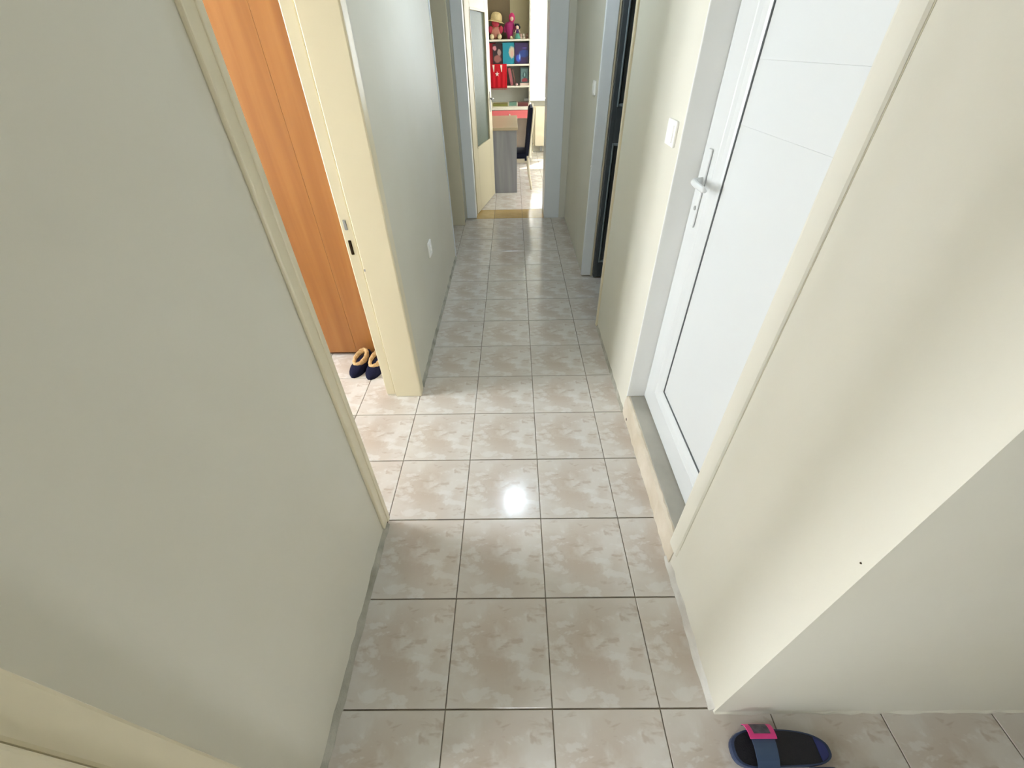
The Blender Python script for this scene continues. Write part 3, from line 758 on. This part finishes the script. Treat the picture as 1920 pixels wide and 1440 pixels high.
# navy dining chair, side on
NV = mat('navy_upholstery', (30, 32, 48), 0.8, 0.2); LEGM = mat('cream_wood', (224, 212, 186), 0.4)
t = tag(empty('dining_chair', (0.0, 6.36, 0)), 'navy upholstered dining chair with cream legs beside the slab table', 'chair')
MB().box(-0.235, 0.19, -0.20, 0.20, 0.385, 0.455, 0.02).build('seat', NV, t)
MB().prism([(0.150, 0.36), (0.205, 0.36), (0.262, 0.93), (0.245, 0.955), (0.225, 0.955), (0.205, 0.93)], 1, -0.195, 0.195, 0.008).build('backrest', NV, t)
for s in (-1, 1):
    MB().tube([(0.19, s*0.185, 0.42), (0.21, s*0.185, 0.2), (0.245, s*0.185, 0.0)], [0.02, 0.018, 0.014], 8).build('leg', LEGM, t)
    MB().tube([(-0.19, s*0.17, 0.40), (-0.20, s*0.17, 0.0)], [0.02, 0.014], 8).build('leg', LEGM, t)
    MB().tube([(0.21, s*0.2, 0.4), (0.262, s*0.2, 0.9), (0.262, s*0.2, 0.96)], [0.012, 0.012, 0.01], 8).build('back_post', LEGM, t)
MB().box(-0.20, 0.20, -0.185, 0.185, 0.335, 0.385, .004).build('seat_frame', LEGM, t)

# radiator below the window
RADM = mat('radiator_enamel', (226, 216, 190), 0.35)
t = tag(empty('radiator', (0.92, 8.70, 0)), 'cream panel radiator under the curtained window', 'radiator')
MB().box(-0.52, 0.60, -0.02, 0.0, 0.10, 0.70, 0.006).build('front_panel', RADM, t)
MB().box(-0.56, 0.60, 0.05, 0.07, 0.10, 0.70, 0.006).build('rear_panel', RADM, t)
MB().box(-0.56, 0.60, -0.015, 0.065, 0.70, 0.715, 0.003).build('top_grille', RADM, t)
for xs in (-0.4, 0.45): MB().box(xs-0.02, xs+0.02, 0.0, 0.098, 0.02, 0.12).build('bracket', PLASTICG, t)
MB().tube([(-0.54, 0.02, 0.14), (-0.56, 0.02, 0.10), (-0.56, 0.02, 0.0)], 0.01, 8).build('pipe', RADM, t)

# lace curtain
m = bpy.data.materials.new('lace'); m.use_nodes = True
nt = m.node_tree; nt.nodes.remove(nt.nodes['Principled BSDF']); out = nt.nodes['Material Output']
tr = nt.nodes.new('ShaderNodeBsdfTransparent'); df = nt.nodes.new('ShaderNodeBsdfDiffuse'); tl = nt.nodes.new('ShaderNodeBsdfTranslucent')
df.inputs[0].default_value = lin((240, 240, 228)); tl.inputs[0].default_value = lin((244, 244, 232))
a1 = nt.nodes.new('ShaderNodeMixShader'); a1.inputs[0].default_value = 0.018
nt.links.new(df.outputs[0], a1.inputs[1]); nt.links.new(tl.outputs[0], a1.inputs[2])
tc = nt.nodes.new('ShaderNodeTexCoord'); mp = nt.nodes.new('ShaderNodeMapping'); mp.inputs['Scale'].default_value = (28, 1, 28)
vo = nt.nodes.new('ShaderNodeTexVoronoi'); vo.inputs['Randomness'].default_value = 0.15; vo.inputs['Scale'].default_value = 1.0
nt.links.new(tc.outputs['Object'], mp.inputs[0]); nt.links.new(mp.outputs[0], vo.inputs['Vector'])
mr = nt.nodes.new('ShaderNodeMapRange'); mr.inputs[1].default_value = 0.28; mr.inputs[2].default_value = 0.42; mr.inputs[3].default_value = 0.972; mr.inputs[4].default_value = 0.996
nt.links.new(vo.outputs['Distance'], mr.inputs[0])
a2 = nt.nodes.new('ShaderNodeMixShader'); nt.links.new(mr.outputs[0], a2.inputs[0])
nt.links.new(tr.outputs[0], a2.inputs[1]); nt.links.new(a1.outputs[0], a2.inputs[2]); nt.links.new(a2.outputs[0], out.inputs[0])
t = tag(empty('lace_curtain', (0.64, 8.58, 0.845)), 'white lace curtain in front of the far window', 'curtain')
b = MB(); rings = []
for j in range(9):
    v = j/8
    rings.append([(-0.325 + 0.66*i/70, 0.018*math.sin(i*0.62 + 0.5*math.sin(i*.13)) * (0.7 + 0.3*v), 1.60*v + 0.012*math.sin(i*0.31)*(1-v)) for i in range(71)])
b.loft(rings, cap=False, closed=False).build('fabric', m, t, True)
MB().tube([(-0.335, 0, 1.61), (1.12, 0, 1.61)], 0.012, 10).build('curtain_rod', PLASTIC, t)
for xs in (-0.31, 1.10): MB().box(xs-0.01, xs+0.01, 0, 0.215, 1.60, 1.62).build('rod_bracket', PLASTIC, t)
